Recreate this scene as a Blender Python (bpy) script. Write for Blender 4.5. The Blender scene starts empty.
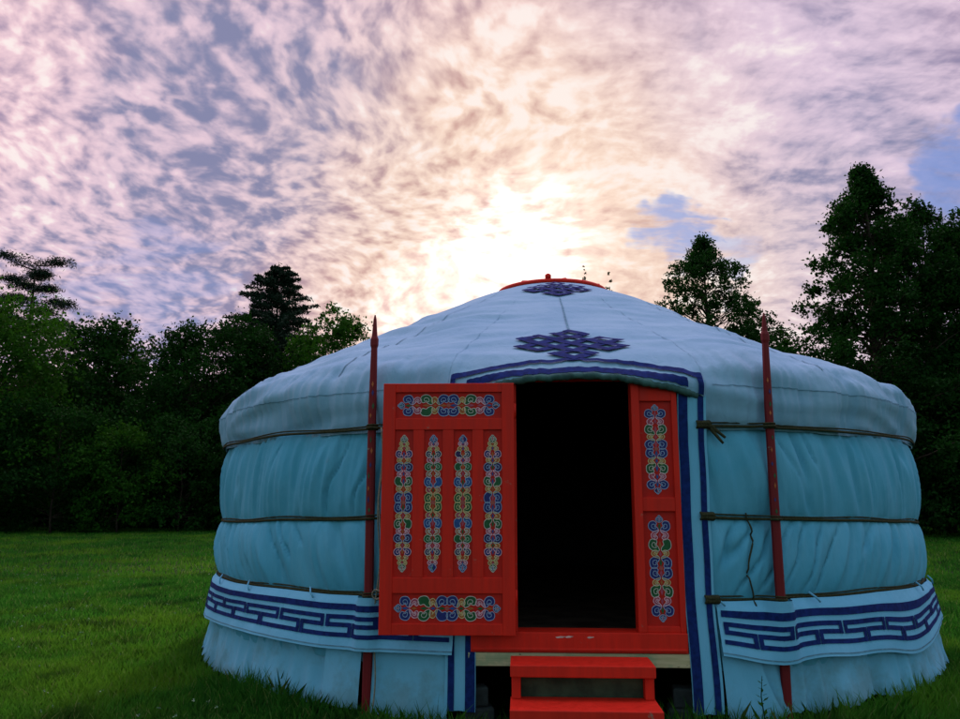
import bpy, math, random
import numpy as np
from mathutils import Vector, noise, Matrix

S = bpy.context.scene
COL = S.collection
R_ = math.radians

# ------------------------------------------------------------------ camera
CAM_H, PITCH, FPX = 1.33, R_(10.26), 776.0
cam_d = bpy.data.cameras.new('camera'); cam = bpy.data.objects.new('camera', cam_d); COL.objects.link(cam)
cam.location = (0, 0, CAM_H); cam.rotation_euler = (R_(90) + PITCH, 0, 0)
cam_d.sensor_width = 36; cam_d.lens = FPX / 960 * 36; cam_d.clip_start = .05; cam_d.clip_end = 2000
S.camera = cam
CP, SP = math.cos(PITCH), math.sin(PITCH)
def ray(px, py):
    x, v = (px - 480) / FPX, (359.5 - py) / FPX
    return Vector((x, CP - v * SP, SP + v * CP))
def at(px, py, Y):
    d = ray(px, py); k = Y / d.y
    return Vector((d.x * k, Y, CAM_H + d.z * k))

# ------------------------------------------------------------------ colour management
S.view_settings.view_transform = 'Standard'
try: S.view_settings.look = 'None'
except Exception: pass
S.view_settings.exposure = 0; S.view_settings.gamma = 1; S.view_settings.use_curve_mapping = False

# ------------------------------------------------------------------ node helper
class NT:
    def __init__(s, tree): s.t = tree; s.n = tree.nodes; s.l = tree.links
    def new(s, kind, **kw):
        nd = s.n.new(kind)
        for k, v in kw.items(): setattr(nd, k, v)
        return nd
    def put(s, sock, v):
        if v is None: return
        if isinstance(v, bpy.types.NodeSocket): s.l.new(v, sock)
        else:
            if isinstance(v, (tuple, list)) and len(v) == 3 and sock.type == 'RGBA': v = (*v, 1)
            sock.default_value = v
    def m(s, op, a, b=None, c=None, clamp=False):
        nd = s.new('ShaderNodeMath', operation=op, use_clamp=clamp)
        s.put(nd.inputs[0], a); s.put(nd.inputs[1], b)
        if c is not None: s.put(nd.inputs[2], c)
        return nd.outputs[0]
    def vm(s, op, a, b=None, scale=None):
        nd = s.new('ShaderNodeVectorMath', operation=op)
        s.put(nd.inputs[0], a)
        if b is not None: s.put(nd.inputs[1], b)
        if scale is not None: s.put(nd.inputs['Scale'], scale)
        return nd.outputs['Value'] if op in ('DOT_PRODUCT', 'LENGTH') else nd.outputs[0]
    def xyz(s, x, y, z):
        nd = s.new('ShaderNodeCombineXYZ'); s.put(nd.inputs[0], x); s.put(nd.inputs[1], y); s.put(nd.inputs[2], z); return nd.outputs[0]
    def sep(s, v):
        nd = s.new('ShaderNodeSeparateXYZ'); s.put(nd.inputs[0], v); return nd.outputs
    def ss(s, v, lo, hi, a=0.0, b=1.0):
        nd = s.new('ShaderNodeMapRange', interpolation_type='SMOOTHSTEP')
        s.put(nd.inputs[0], v); s.put(nd.inputs[1], lo); s.put(nd.inputs[2], hi); s.put(nd.inputs[3], a); s.put(nd.inputs[4], b)
        return nd.outputs[0]
    def mix(s, f, a, b, mode='MIX'):
        nd = s.new('ShaderNodeMix', data_type='RGBA', blend_type=mode)
        s.put(nd.inputs[0], f); s.put(nd.inputs[6], a); s.put(nd.inputs[7], b)
        return nd.outputs[2]
    def noise(s, vec, scale, detail=3.0, rough=.5, dist=0.0, col=False, lac=2.0):
        nd = s.new('ShaderNodeTexNoise')
        if vec is not None: s.put(nd.inputs['Vector'], vec)
        nd.inputs['Scale'].default_value = scale; nd.inputs['Detail'].default_value = detail
        nd.inputs['Roughness'].default_value = rough; nd.inputs['Distortion'].default_value = dist
        nd.inputs['Lacunarity'].default_value = lac
        return nd.outputs[1] if col else nd.outputs[0]
    def rot(s, vec, ang, sc):
        nd = s.new('ShaderNodeMapping'); s.put(nd.inputs[0], vec)
        nd.inputs['Rotation'].default_value = (0, 0, ang); nd.inputs['Scale'].default_value = sc
        return nd.outputs[0]

# ------------------------------------------------------------------ sky
SUN = ray(524, 250).normalized()
SUN_EL = math.asin(SUN.z); SUN_AZ = math.atan2(SUN.x, SUN.y)
W = bpy.data.worlds.new('World'); S.world = W; W.use_nodes = True
W.node_tree.nodes.clear(); N = NT(W.node_tree)
d = N.new('ShaderNodeTexCoord').outputs['Generated']
d = N.vm('NORMALIZE', d)
dx, dy, dz = N.sep(d)
zc = N.m('ADD', N.m('MAXIMUM', dz, 0.0), .20)
P = N.xyz(N.m('DIVIDE', dx, zc), N.m('DIVIDE', dy, zc), 0.0)
warp = N.vm('SUBTRACT', N.noise(P, 1.6, 2, .5, col=True), (.5, .5, .5))
P2 = N.vm('ADD', P, N.vm('SCALE', warp, scale=.26))
warp2 = N.vm('SUBTRACT', N.noise(P, 9.0, 2, .5, col=True), (.5, .5, .5))
P3 = N.vm('ADD', P2, N.vm('SCALE', warp2, scale=.035))
cell = N.noise(N.rot(P3, R_(30), (21.0, 14.5, 1)), 1.0, 2.6, .5, .0)
fine = N.noise(N.rot(P3, R_(-20), (34, 28, 1)), 1.0, 3, .55, .0)
strk = N.noise(N.rot(P2, R_(-30), (3.4, 7.5, 1)), 1.0, 5, .58, .2)
strk2 = N.noise(N.rot(P3, R_(-38), (7.0, 14.0, 1)), 1.0, 4, .58, .1)
big = N.noise(P, 1.5, 3, .55)
dd = N.vm('NORMALIZE', N.vm('ADD', d, N.vm('SCALE', N.vm('SUBTRACT', N.noise(d, 9.0, 4, .6, col=True), (.5, .5, .5)), scale=.16)))
def blob(px, py, deg, soft=.35):
    c = ray(px, py).normalized()
    dot = N.vm('DOT_PRODUCT', dd, tuple(c))
    return N.ss(dot, math.cos(R_(deg)), math.cos(R_(deg * soft)))
def total(items):
    acc = None
    for px, py, dg, w in items:
        q = N.m('MULTIPLY', blob(px, py, dg, .05), w)
        acc = q if acc is None else N.m('ADD', acc, q)
    return acc
sd = N.vm('DOT_PRODUCT', d, tuple(SUN))
halo = N.ss(sd, math.cos(R_(21)), math.cos(R_(4)))
halo_w = N.ss(sd, math.cos(R_(24)), math.cos(R_(5)))
right = N.ss(dx, -.02, .24)
# thickness of the deck: heavy grey parts and thin bright parts
T = total(((275, 70, 14, .75), (200, 130, 11, .5), (320, 140, 9, .55), (180, 215, 7, .3), (130, 270, 11, .55), (230, 290, 8, .35), (30, 250, 8, .3),
           (640, 60, 8, .45), (820, 180, 15, .7), (770, 215, 8, .4), (930, 260, 10, .6), (720, 105, 6, .25), (900, 70, 10, .3), (420, 200, 6, .3), (90, 60, 8, .2)))
B = total(((30, 140, 11, .25), (60, 215, 8, .25), (700, 130, 7, .35), (760, 95, 6, .4), (850, 105, 7, .35), (800, 290, 9, .7), (560, 60, 8, .25), (330, 60, 3, .3)))
T = N.m('ADD', T, N.m('MULTIPLY', N.m('SUBTRACT', big, .5), 1.0))
T = N.m('MULTIPLY', T, N.m('SUBTRACT', 1.0, N.m('MULTIPLY', halo, .75)))
c_l = N.m('ADD', N.m('MULTIPLY', N.m('SUBTRACT', cell, .5), 3.0), N.m('MULTIPLY', N.m('SUBTRACT', fine, .5), 1.2))
c_r = N.m('ADD', N.m('MULTIPLY', N.m('SUBTRACT', strk, .5), 2.0), N.m('MULTIPLY', N.m('SUBTRACT', strk2, .5), 1.8))
c_r = N.m('ADD', c_r, N.m('MULTIPLY', N.m('SUBTRACT', fine, .5), .8))
st = N.m('ADD', N.m('MULTIPLY', c_l, N.m('SUBTRACT', 1.0, N.m('MULTIPLY', right, .85))), N.m('MULTIPLY', c_r, N.m('ADD', .12, N.m('MULTIPLY', right, .85))))
t = N.m('ADD', N.m('ADD', st, .58), N.m('MULTIPLY', T, -.20))
t = N.m('ADD', t, N.m('ADD', N.m('MULTIPLY', B, .6), N.m('MULTIPLY', halo, .22)))
tt = N.ss(t, -.17, 1.02)
Tc = N.m('MINIMUM', N.m('MAXIMUM', T, 0.0), 1.0)
bright = N.mix(halo_w, (.93, .66, .72), (1.0, .77, .62))
bright = N.mix(N.m('MULTIPLY', blob(800, 290, 10, .2), .8), bright, (.98, .76, .56))
bright = N.mix(N.m('MULTIPLY', N.m('MULTIPLY', right, N.m('SUBTRACT', 1.0, halo_w)), .6), bright, (.74, .62, .80))
bright = N.mix(N.m('MULTIPLY', Tc, .40), bright, (.64, .53, .68))
dark = N.mix(halo_w, (.36, .27, .41), (.62, .36, .31))
dark = N.mix(N.m('MULTIPLY', Tc, .85), dark, (.22, .245, .41))
col = N.mix(tt, dark, bright)
spark = N.ss(N.m('ADD', t, N.m('MULTIPLY', Tc, -.2)), .72, 1.25)
col = N.mix(N.m('MULTIPLY', spark, .75), col, (1.0, .92, .88))
# clear blue gaps (Nishita air)
sky = N.new('ShaderNodeTexSky', sky_type='NISHITA', sun_disc=False)
sky.sun_elevation = SUN_EL; sky.sun_rotation = SUN_AZ; sky.air_density = 1.2; sky.dust_density = .6; sky.ozone_density = 2.0
nish = N.vm('SCALE', sky.outputs[0], scale=.10)
blue = N.mix(.8, nish, (.16, .26, .66))
rag = N.m('ADD', N.m('MULTIPLY', N.m('SUBTRACT', strk, .5), 1.6), N.m('MULTIPLY', N.m('SUBTRACT', strk2, .5), 1.6))
def gapm(px, py, dg, w):
    bb = blob(px, py, dg, .0); w = N.m('MULTIPLY', N.ss(bb, .02, .3), w)
    return N.m('MULTIPLY', N.ss(N.m('ADD', N.m('MULTIPLY', bb, 1.1), N.m('MULTIPLY', rag, 1.9)), .30, 1.35), w)
gap = N.m('MAXIMUM', gapm(676, 243, 3.6, .85), N.m('MAXIMUM', gapm(972, 178, 4.6, .85), N.m('MAXIMUM', gapm(738, 262, 2.6, .5), gapm(150, 292, 7.0, .35))))
col = N.mix(gap, col, blue)
# veiled sun behind the cloud deck
edge = N.m('ADD', N.m('MULTIPLY', N.m('SUBTRACT', strk2, .5), 1.0), N.m('MULTIPLY', N.m('SUBTRACT', strk, .5), 1.0))
core = N.ss(N.m('ADD', sd, N.m('MULTIPLY', edge, .010)), math.cos(R_(4.9)), math.cos(R_(1.2)))
core2 = N.ss(sd, math.cos(R_(8.5)), 1.0)
low = N.ss(N.m('ADD', blob(435, 292, 6.5, .0), N.m('MULTIPLY', edge, .6)), .25, .9)
glow = N.m('ADD', N.m('MULTIPLY', core, .6), N.m('ADD', N.m('MULTIPLY', core2, .22), N.m('MULTIPLY', low, .28)))
col = N.vm('ADD', col, N.vm('SCALE', (1.0, .90, .84), scale=glow))
# overhead, out of view, the sky is boosted to light roof and lawn
zen = N.ss(dz, .58, .88)
col = N.mix(zen, col, N.vm('MULTIPLY', col, (4.9, 4.1, 4.8)))
# the half of the sky away from the sun: clear and blue
back = N.ss(dy, .28, -.35)
backcol = N.mix(N.ss(dz, .0, .8), (.50, .62, .70), (.48, .64, .80))
backcol = N.mix(.25, backcol, nish)
col = N.mix(back, col, backcol)
col = N.mix(N.ss(dz, .0, -.08), col, (.03, .05, .03))
bg = N.new('ShaderNodeBackground'); N.put(bg.inputs[0], col); bg.inputs[1].default_value = 1.0
N.l.new(bg.outputs[0], N.new('ShaderNodeOutputWorld').inputs[0])

# ------------------------------------------------------------------ sun (low, veiled by cloud)
sl = bpy.data.lights.new('sun', 'SUN'); sl.energy = 2.6; sl.angle = R_(8); sl.color = (1.0, .78, .60)
so = bpy.data.objects.new('sun', sl); COL.objects.link(so)
so.rotation_euler = SUN.to_track_quat('Z', 'Y').to_euler(); so.location = (0, 60, 30)

# ------------------------------------------------------------------ materials
def mat(name):
    m = bpy.data.materials.new(name); m.use_nodes = True; m.node_tree.nodes.clear()
    n = NT(m.node_tree); b = n.new('ShaderNodeBsdfPrincipled')
    n.l.new(b.outputs[0], n.new('ShaderNodeOutputMaterial').inputs[0])
    return m, n, b
def bump(n, b, h, strength, dist):
    bp = n.new('ShaderNodeBump'); bp.inputs['Strength'].default_value = strength; bp.inputs['Distance'].default_value = dist
    n.put(bp.inputs['Height'], h); n.l.new(bp.outputs[0], b.inputs['Normal'])
def canvas(name, c1, c2, stain=True):
    m, n, b = mat(name)
    p = n.new('ShaderNodeTexCoord').outputs['Object']
    c = n.mix(n.ss(n.noise(p, 2.2, 5, .6), .35, .68), c1, c2)
    x, y, z = n.sep(p)
    if stain:   # mildew and splashed earth with a ragged edge of its own
        pat = n.ss(n.m('ADD', n.noise(p, 3.0, 6, .65), n.m('MULTIPLY', z, -.42)), .34, .56)
        c = n.mix(n.m('MULTIPLY', pat, .55), c, (.11, .22, .22))
        spot = n.ss(n.noise(p, 5.0, 5, .7), .63, .74)
        c = n.mix(n.m('MULTIPLY', spot, .35), c, (.13, .26, .30))
    n.put(b.inputs['Base Color'], c); b.inputs['Roughness'].default_value = .92
    b.inputs['Specular IOR Level'].default_value = .15
    crs = n.noise(n.rot(p, 0, (1, 1, .22)), 9.0, 5, .55, .4)
    wv = n.noise(p, 420.0, 1, .5)
    bump(n, b, n.m('ADD', n.m('MULTIPLY', crs, 1.0), n.m('MULTIPLY', wv, .05)), .5, .03)
    return m
M = {}
M['wall'] = canvas('wall_canvas', (.080, .355, .495), (.112, .395, .535))
M['roof'] = canvas('roof_canvas', (.185, .37, .495), (.22, .41, .53), False)
M['band'] = canvas('band_canvas', (.14, .44, .62), (.165, .47, .65), False)
M['skirt'] = canvas('skirt_canvas', (.135, .42, .58), (.165, .45, .61))
def simple(name, c, rough=.6, var=.25, scale=20.0, bmp=.0, spec=.3):
    m, n, b = mat(name)
    p = n.new('ShaderNodeTexCoord').outputs['Object']
    f = n.noise(p, scale, 5, .6)
    n.put(b.inputs['Base Color'], n.mix(n.ss(f, .3, .7), tuple(v * (1 - var) for v in c), tuple(min(1, v * (1 + var)) for v in c)))
    b.inputs['Roughness'].default_value = rough; b.inputs['Specular IOR Level'].default_value = spec
    if bmp: bump(n, b, f, .5, bmp)
    return m
M['blue'] = simple('blue_cloth', (.007, .022, .115), .9, .3, 30, .004, .1)
M['seam'] = simple('seam_cloth', (.10, .23, .30), .95, .2, 30, 0, .1)
M['lining'] = simple('felt_lining', (.045, .11, .10), .95, .35, 14, .01, .1)
M['rope'] = simple('rope_hair', (.040, .042, .020), .95, .4, 90, .006, .1)
M['cord'] = simple('pale_cord', (.20, .20, .15), .9, .3, 60, .003, .1)
M['dark'] = simple('dark_liner', (.035, .035, .04), .95, .2, 8, 0, .05)
M['floor'] = simple('interior_floor', (.085, .06, .045), .9, .4, 5, 0, .05)
M['concrete'] = simple('concrete', (.030, .042, .040), .9, .3, 14, .01)
M['board'] = simple('green_board', (.035, .055, .030), .85, .45, 7, .004)
M['bark'] = simple('bark', (.045, .035, .025), .95, .4, 12, .03, .1)
def red_paint(name, c, chips=.0):
    m, n, b = mat(name)
    p = n.new('ShaderNodeTexCoord').outputs['Object']
    g = n.noise(n.rot(p, 0, (26, 26, 2.2)), 1.0, 5, .6)
    cc = n.mix(n.ss(g, .3, .72), tuple(v * .80 for v in c), c)
    big_ = n.noise(p, 3.1, 4, .6)
    cc = n.mix(n.ss(big_, .55, .75, 0, .35), cc, tuple(v * .62 for v in c))
    if chips:
        ch = n.ss(n.noise(p, 11.0, 6, .75), .645, .70, 0, chips)
        cc = n.mix(ch, cc, (.20, .20, .14))
    n.put(b.inputs['Base Color'], cc); n.put(b.inputs['Roughness'], n.ss(g, .2, .8, .48, .72))
    b.inputs['Specular IOR Level'].default_value = .22
    bump(n, b, g, .35, .004)
    return m
M['red'] = red_paint('red_paint', (.66, .019, .006), .45)
M['red_panel'] = red_paint('red_panel_paint', (.53, .013, .005), .2)
M['red_step'] = red_paint('red_step_paint', (.64, .020, .007), .75)
M['red_pole'] = red_paint('red_pole_paint', (.16, .008, .010), .9)
M['scratch'] = simple('bare_scratch', (.55, .42, .36), .8, .3, 40)
def plank_mat():
    m, n, b = mat('weathered_plank')
    p = n.new('ShaderNodeTexCoord').outputs['Object']
    g = n.noise(n.rot(p, 0, (3, 30, 55)), 1.0, 5, .6, .6)
    c = n.mix(n.ss(g, .3, .7), (.42, .38, .19), (.60, .52, .30))
    gr = n.ss(n.noise(p, 6.0, 4, .6), .46, .62)
    c = n.mix(n.m('MULTIPLY', gr, .55), c, (.16, .30, .16))
    kn = n.ss(n.noise(n.rot(p, 0, (13, 13, 24)), 1.0, 2, .5), .70, .76)
    c = n.mix(kn, c, (.05, .05, .025))
    n.put(b.inputs['Base Color'], c); b.inputs['Roughness'].default_value = .85
    bump(n, b, g, .5, .006)
    return m
M['plank'] = plank_mat()
ORN = {'o_blue': (.012, .02, .14), 'o_deep': (.02, .012, .08), 'o_sky': (.012, .07, .24), 'o_green': (.008, .09, .025), 'o_pink': (.36, .06, .10), 'o_orange': (.36, .10, .02),
       'o_line': (.52, .50, .42), 'o_lineb': (.26, .36, .52), 'o_linep': (.70, .42, .48), 'o_liney': (.58, .50, .22), 'o_lineg': (.30, .45, .30)}
for k, c in ORN.items(): M[k] = simple(k[2:] + '_ornament_paint', c, .5, .2, 60)
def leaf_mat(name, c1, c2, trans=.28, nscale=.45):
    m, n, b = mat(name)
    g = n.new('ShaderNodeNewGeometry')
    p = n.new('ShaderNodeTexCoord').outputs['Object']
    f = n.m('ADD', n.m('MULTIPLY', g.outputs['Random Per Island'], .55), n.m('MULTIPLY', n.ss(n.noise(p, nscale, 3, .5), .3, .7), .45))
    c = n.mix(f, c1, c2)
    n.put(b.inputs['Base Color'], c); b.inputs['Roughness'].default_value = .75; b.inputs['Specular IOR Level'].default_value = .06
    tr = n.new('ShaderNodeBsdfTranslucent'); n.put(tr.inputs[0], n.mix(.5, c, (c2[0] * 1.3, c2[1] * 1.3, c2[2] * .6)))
    mx = n.new('ShaderNodeMixShader'); mx.inputs[0].default_value = trans
    n.l.new(b.outputs[0], mx.inputs[1]); n.l.new(tr.outputs[0], mx.inputs[2])
    out = [q for q in n.n if q.type == 'OUTPUT_MATERIAL'][0]; n.l.new(mx.outputs[0], out.inputs[0])
    return m
M['leaf'] = leaf_mat('broadleaf_foliage', (.003, .022, .004), (.011, .062, .006), .26)
M['leaf_light'] = leaf_mat('light_foliage', (.009, .050, .005), (.028, .115, .007), .32)
M['needle'] = leaf_mat('needle_foliage', (.006, .020, .012), (.014, .038, .020), .10)
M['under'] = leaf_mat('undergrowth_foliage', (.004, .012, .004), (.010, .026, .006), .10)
M['grass'] = leaf_mat('grass_blades', (.012, .085, .010), (.055, .255, .020), .40, .9)
def turf():
    m = M['grass']; n = NT(m.node_tree)
    p = n.new('ShaderNodeTexCoord').outputs['Object']
    b = [q for q in n.n if q.type == 'BSDF_PRINCIPLED'][0]; tr = [q for q in n.n if q.type == 'BSDF_TRANSLUCENT'][0]
    src = b.inputs['Base Color'].links[0].from_socket
    a = n.noise(p, .42, 4, .6); c2 = n.noise(p, 1.7, 4, .6)
    yel = n.m('MULTIPLY', n.ss(a, .45, .64), .8)
    c = n.mix(yel, src, (.115, .29, .018))
    c = n.mix(n.m('MULTIPLY', n.ss(c2, .50, .66), .7), c, (.010, .045, .010))
    rnd = n.new('ShaderNodeNewGeometry').outputs['Random Per Island']
    c = n.mix(n.ss(rnd, .90, .97, 0, .7), c, (.17, .24, .07))
    n.put(b.inputs['Base Color'], c); n.put(tr.inputs[0], c)
turf()
M['clover'] = simple('clover_heads', (.16, .26, .15), .8, .3, 30)
def ground_mat():
    m, n, b = mat('lawn_soil')
    p = n.new('ShaderNodeTexCoord').outputs['Object']
    a = n.noise(p, .35, 4, .55); f = n.noise(p, 22.0, 5, .7)
    c = n.mix(n.ss(a, .35, .65), (.012, .065, .006), (.045, .12, .010))
    c = n.mix(n.ss(f, .35, .7), (.006, .022, .005), c)
    n.put(b.inputs['Base Color'], c); b.inputs['Roughness'].default_value = .95; b.inputs['Specular IOR Level'].default_value = .05
    bump(n, b, f, .8, .05)
    return m
M['ground'] = ground_mat()

# ------------------------------------------------------------------ mesh builders
def link(name, me, parent=None):
    o = bpy.data.objects.new(name, me); COL.objects.link(o)
    if parent: o.parent = parent
    return o
def tag(o, label, cat, group=None):
    o['label'] = label; o['category'] = cat
    if group: o['group'] = group
    return o
def thing(name, label, cat, loc=(0, 0, 0), rz=0, group=None):
    o = bpy.data.objects.new(name, None); COL.objects.link(o); o.empty_display_size = .2
    o.location = loc; o.rotation_euler = (0, 0, rz)
    return tag(o, label, cat, group)
class MB:
    def __init__(s): s.v = []; s.f = []; s.mi = []
    def grid(s, rows, mi=0, close=False, flip=False):
        b = len(s.v); nr, nc = len(rows), len(rows[0])
        for r in rows: s.v.extend(tuple(p) for p in r)
        for i in range(nr - 1):
            for j in range(nc if close else nc - 1):
                k = (j + 1) % nc
                q = (b + i * nc + j, b + i * nc + k, b + (i + 1) * nc + k, b + (i + 1) * nc + j)
                s.f.append(q[::-1] if flip else q); s.mi.append(mi)
    def box(s, x0, x1, y0, y1, z0, z1, mi=0):
        b = len(s.v)
        s.v += [(x0, y0, z0), (x1, y0, z0), (x1, y1, z0), (x0, y1, z0), (x0, y0, z1), (x1, y0, z1), (x1, y1, z1), (x0, y1, z1)]
        for q in ((3, 2, 1, 0), (4, 5, 6, 7), (0, 1, 5, 4), (1, 2, 6, 5), (2, 3, 7, 6), (3, 0, 4, 7)):
            s.f.append(tuple(b + i for i in q)); s.mi.append(mi)
    def tube(s, pts, rad, seg=8, mi=0, caps=True):
        pts = [Vector(p) for p in pts]
        rs = rad if isinstance(rad, (list, tuple)) else [rad] * len(pts)
        rows = []; ref = Vector((.13, .27, .95)).normalized()
        for i, p in enumerate(pts):
            t_ = (pts[min(i + 1, len(pts) - 1)] - pts[max(i - 1, 0)]).normalized()
            u = t_.cross(ref)
            if u.length < 1e-3: u = t_.cross(Vector((1, 0, 0)))
            u.normalize(); w = t_.cross(u)
            rows.append([p + (u * math.cos(2 * math.pi * k / seg) + w * math.sin(2 * math.pi * k / seg)) * rs[i] for k in range(seg)])
        b = len(s.v); s.grid(rows, mi, close=True)
        if caps:
            s.f.append(tuple(b + k for k in range(seg))[::-1]); s.mi.append(mi)
            e = b + (len(rows) - 1) * seg
            s.f.append(tuple(e + k for k in range(seg))); s.mi.append(mi)
    def poly(s, pts, mi=0):
        b = len(s.v); s.v.extend(tuple(p) for p in pts); s.f.append(tuple(range(b, b + len(pts)))); s.mi.append(mi)
    def build(s, name, mats, parent=None, smooth=True, bevel=0):
        me = bpy.data.meshes.new(name); me.from_pydata(s.v, [], s.f)
        for m_ in (mats if isinstance(mats, list) else [mats]): me.materials.append(m_)
        me.polygons.foreach_set('material_index', s.mi)
        me.polygons.foreach_set('use_smooth', [smooth] * len(s.f)); me.update()
        o = link(name, me, parent)
        if bevel:
            bv = o.modifiers.new('bevel', 'BEVEL'); bv.width = bevel; bv.segments = 2; bv.limit_method = 'ANGLE'
        return o
def np_mesh(name, verts, k, m_, parent=None, smooth=False):
    """verts (n*k,3): n separate k-gons"""
    n = len(verts) // k
    me = bpy.data.meshes.new(name)
    me.vertices.add(n * k); me.vertices.foreach_set('co', np.ascontiguousarray(verts, dtype=np.float32).ravel())
    me.loops.add(n * k); me.loops.foreach_set('vertex_index', np.arange(n * k, dtype=np.int32))
    me.polygons.add(n); me.polygons.foreach_set('loop_start', np.arange(0, n * k, k, dtype=np.int32))
    me.update(calc_edges=True); me.validate()
    me.materials.append(m_)
    return link(name, me, parent)

# ------------------------------------------------------------------ ground
g = MB()
xs = [-300, -120, -60] + list(range(-40, 41, 2)) + [60, 120, 300]
ys = [-60, -20] + list(range(-6, 60, 2)) + [80, 140, 300, 600]
g.grid([[(x, y, .02 * noise.noise(Vector((x * .2, y * .2, 0))) if (abs(x) < 45 and y < 60) else 0) for x in xs] for y in ys], flip=False)
go = g.build('ground', M['ground']); go['kind'] = 'structure'

# ------------------------------------------------------------------ YURT
CX, CY, RZ = .759, 7.955, R_(-2.95)
yurt = thing('yurt', 'round felt and canvas yurt with red carved door standing on the lawn', 'yurt', (CX, CY, 0), RZ)
fbm = lambda x, y, z=0.0: noise.noise(Vector((x, y, z)))
def sst(a, b, x):
    x = min(1, max(0, (x - a) / (b - a))); return x * x * (3 - 2 * x)
def lerp(a, b, f): return a + (b - a) * f
def pol(th, r, z): return Vector((r * math.sin(th), -r * math.cos(th), z))
def away(th): return min(abs(th) / R_(65), 1)
def zr(k, th):           # height of the three ropes
    a = away(th)
    return (.755 - .045 * a, 1.25 - .10 * a, 1.79 - .01 * a)[k] + .010 * fbm(th * 5, k * 3.3)
POLES = (R_(-23.6), R_(21.9))
RK = (3.172, 3.165, 3.148)
def wall_r(th, z):
    z1, z2, z3 = zr(0, th), zr(1, th), zr(2, th)
    if z < z1: lo, hi, ra, rb, amp, sg = .30, z1, 3.20, RK[0], .02, 0
    elif z < z2: lo, hi, ra, rb, amp, sg = z1, z2, RK[0], RK[1], .030, 1
    elif z < z3: lo, hi, ra, rb, amp, sg = z2, z3, RK[1], RK[2], .034, 2
    else: lo, hi, ra, rb, amp, sg = z3, 2.2, RK[2], 3.14, .0, 3
    s = min(1, max(0, (z - lo) / (hi - lo)))
    r = lerp(ra, rb, s) + amp * math.sin(math.pi * s) ** .65
    x = th * 3.2; sh = (-.22, -.20, .16, .1)[sg] * (1 if th > 0 else -1)
    env = math.sin(math.pi * min(1, max(0, s))) ** .5
    n1 = fbm(x * 3.6 + sh * s * 4, s * .5 + sg * 9.1, 2.0)
    n2 = 1 - 2.6 * abs(fbm(x * 5.8 + sh * s * 6, s * .38 + sg * 5.7, 5.0))
    n3 = 1 - 2.6 * abs(fbm(x * 13 + sh * s * 9, s * .5 + sg * 3.1, 8.0))
    n4 = fbm(x * 4.4 + sh * s * 7 + .3 * fbm(x * 2, s * 2, 1), s * .35 + sg * 2.3, 14.0)
    cr = math.exp(-(n4 / .045) ** 2) * sst(.0, .25, fbm(x * 1.7, s * .9 + sg, 21.0) + .12)
    r += env * (.024 * n1 + .025 * n2 + .016 * n3 - .036 * cr)
    near = math.exp(-min(s, 1 - s) * (hi - lo) / .07)
    if z > z3 + .015: r = min(r, 3.105)
    r += .012 * near * fbm(x * 22, sg * 4.0, z * 2)
    return r
def wall_s(u, z, off=0.0):
    th = u / 3.2; return pol(th, wall_r(th, z) + off, z)
def theta_cols(a0, a1):
    out = []; a = a0
    while a < a1:
        out.append(a); a += .26 if abs(a) < 100 else 1.5
    out.append(a1); return [R_(q) for q in out]
DTH = 11.35     # half angle of the doorway
# wall cover in two halves meeting at the back
zs = [.34 + (2.14 - .34) * i / 84 for i in range(85)]
m_ = MB()
for a0, a1 in ((DTH, 181), (-180, -DTH)):
    m_.grid([[wall_s(t_ * 3.2, z) for t_ in theta_cols(a0, a1)] for z in zs])
m_.build('wall_cover', [M['wall']], yurt)
# roof cover
prof = [(.52, 3.455), (.75, 3.365), (1.1, 3.215), (1.6, 2.965), (2.1, 2.715), (2.5, 2.52), (2.78, 2.39), (2.96, 2.30), (3.08, 2.225), (3.155, 2.145), (3.185, 2.06), (3.185, 1.97), (3.165, 1.88), (3.145, 1.80), (3.14, 1.755)]
def smooth_prof(pr, n=160):
    v = [Vector((a, b, 0)) for a, b in pr]; out = []
    for i in range(len(v) - 1):
        p0, p1, p2, p3 = v[max(i - 1, 0)], v[i], v[i + 1], v[min(i + 2, len(v) - 1)]
        for k in range(12):
            t_ = k / 12
            out.append(.5 * ((2 * p1) + (p2 - p0) * t_ + (2 * p0 - 5 * p1 + 4 * p2 - p3) * t_ ** 2 + (3 * p1 - p0 - 3 * p2 + p3) * t_ ** 3))
    out.append(v[-1]); return out
PR = smooth_prof(prof)
CUM = [0.0]
for i in range(1, len(PR)): CUM.append(CUM[-1] + (PR[i] - PR[i - 1]).length)
LT = CUM[-1]
def prof_at(L):
    L = min(max(L, 0), LT - 1e-6)
    import bisect
    i = bisect.bisect_right(CUM, L) - 1; i = min(i, len(PR) - 2)
    f = (L - CUM[i]) / (CUM[i + 1] - CUM[i]); p = PR[i].lerp(PR[i + 1], f); t_ = (PR[i + 1] - PR[i]).normalized()
    return p.x, p.y, -t_.y, t_.x     # r, z, normal(r,z)
def L_of_z(z):
    for i, p in enumerate(PR):
        if p.y <= z: return CUM[i]
    return LT
LEAVE = L_of_z(2.14)
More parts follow.
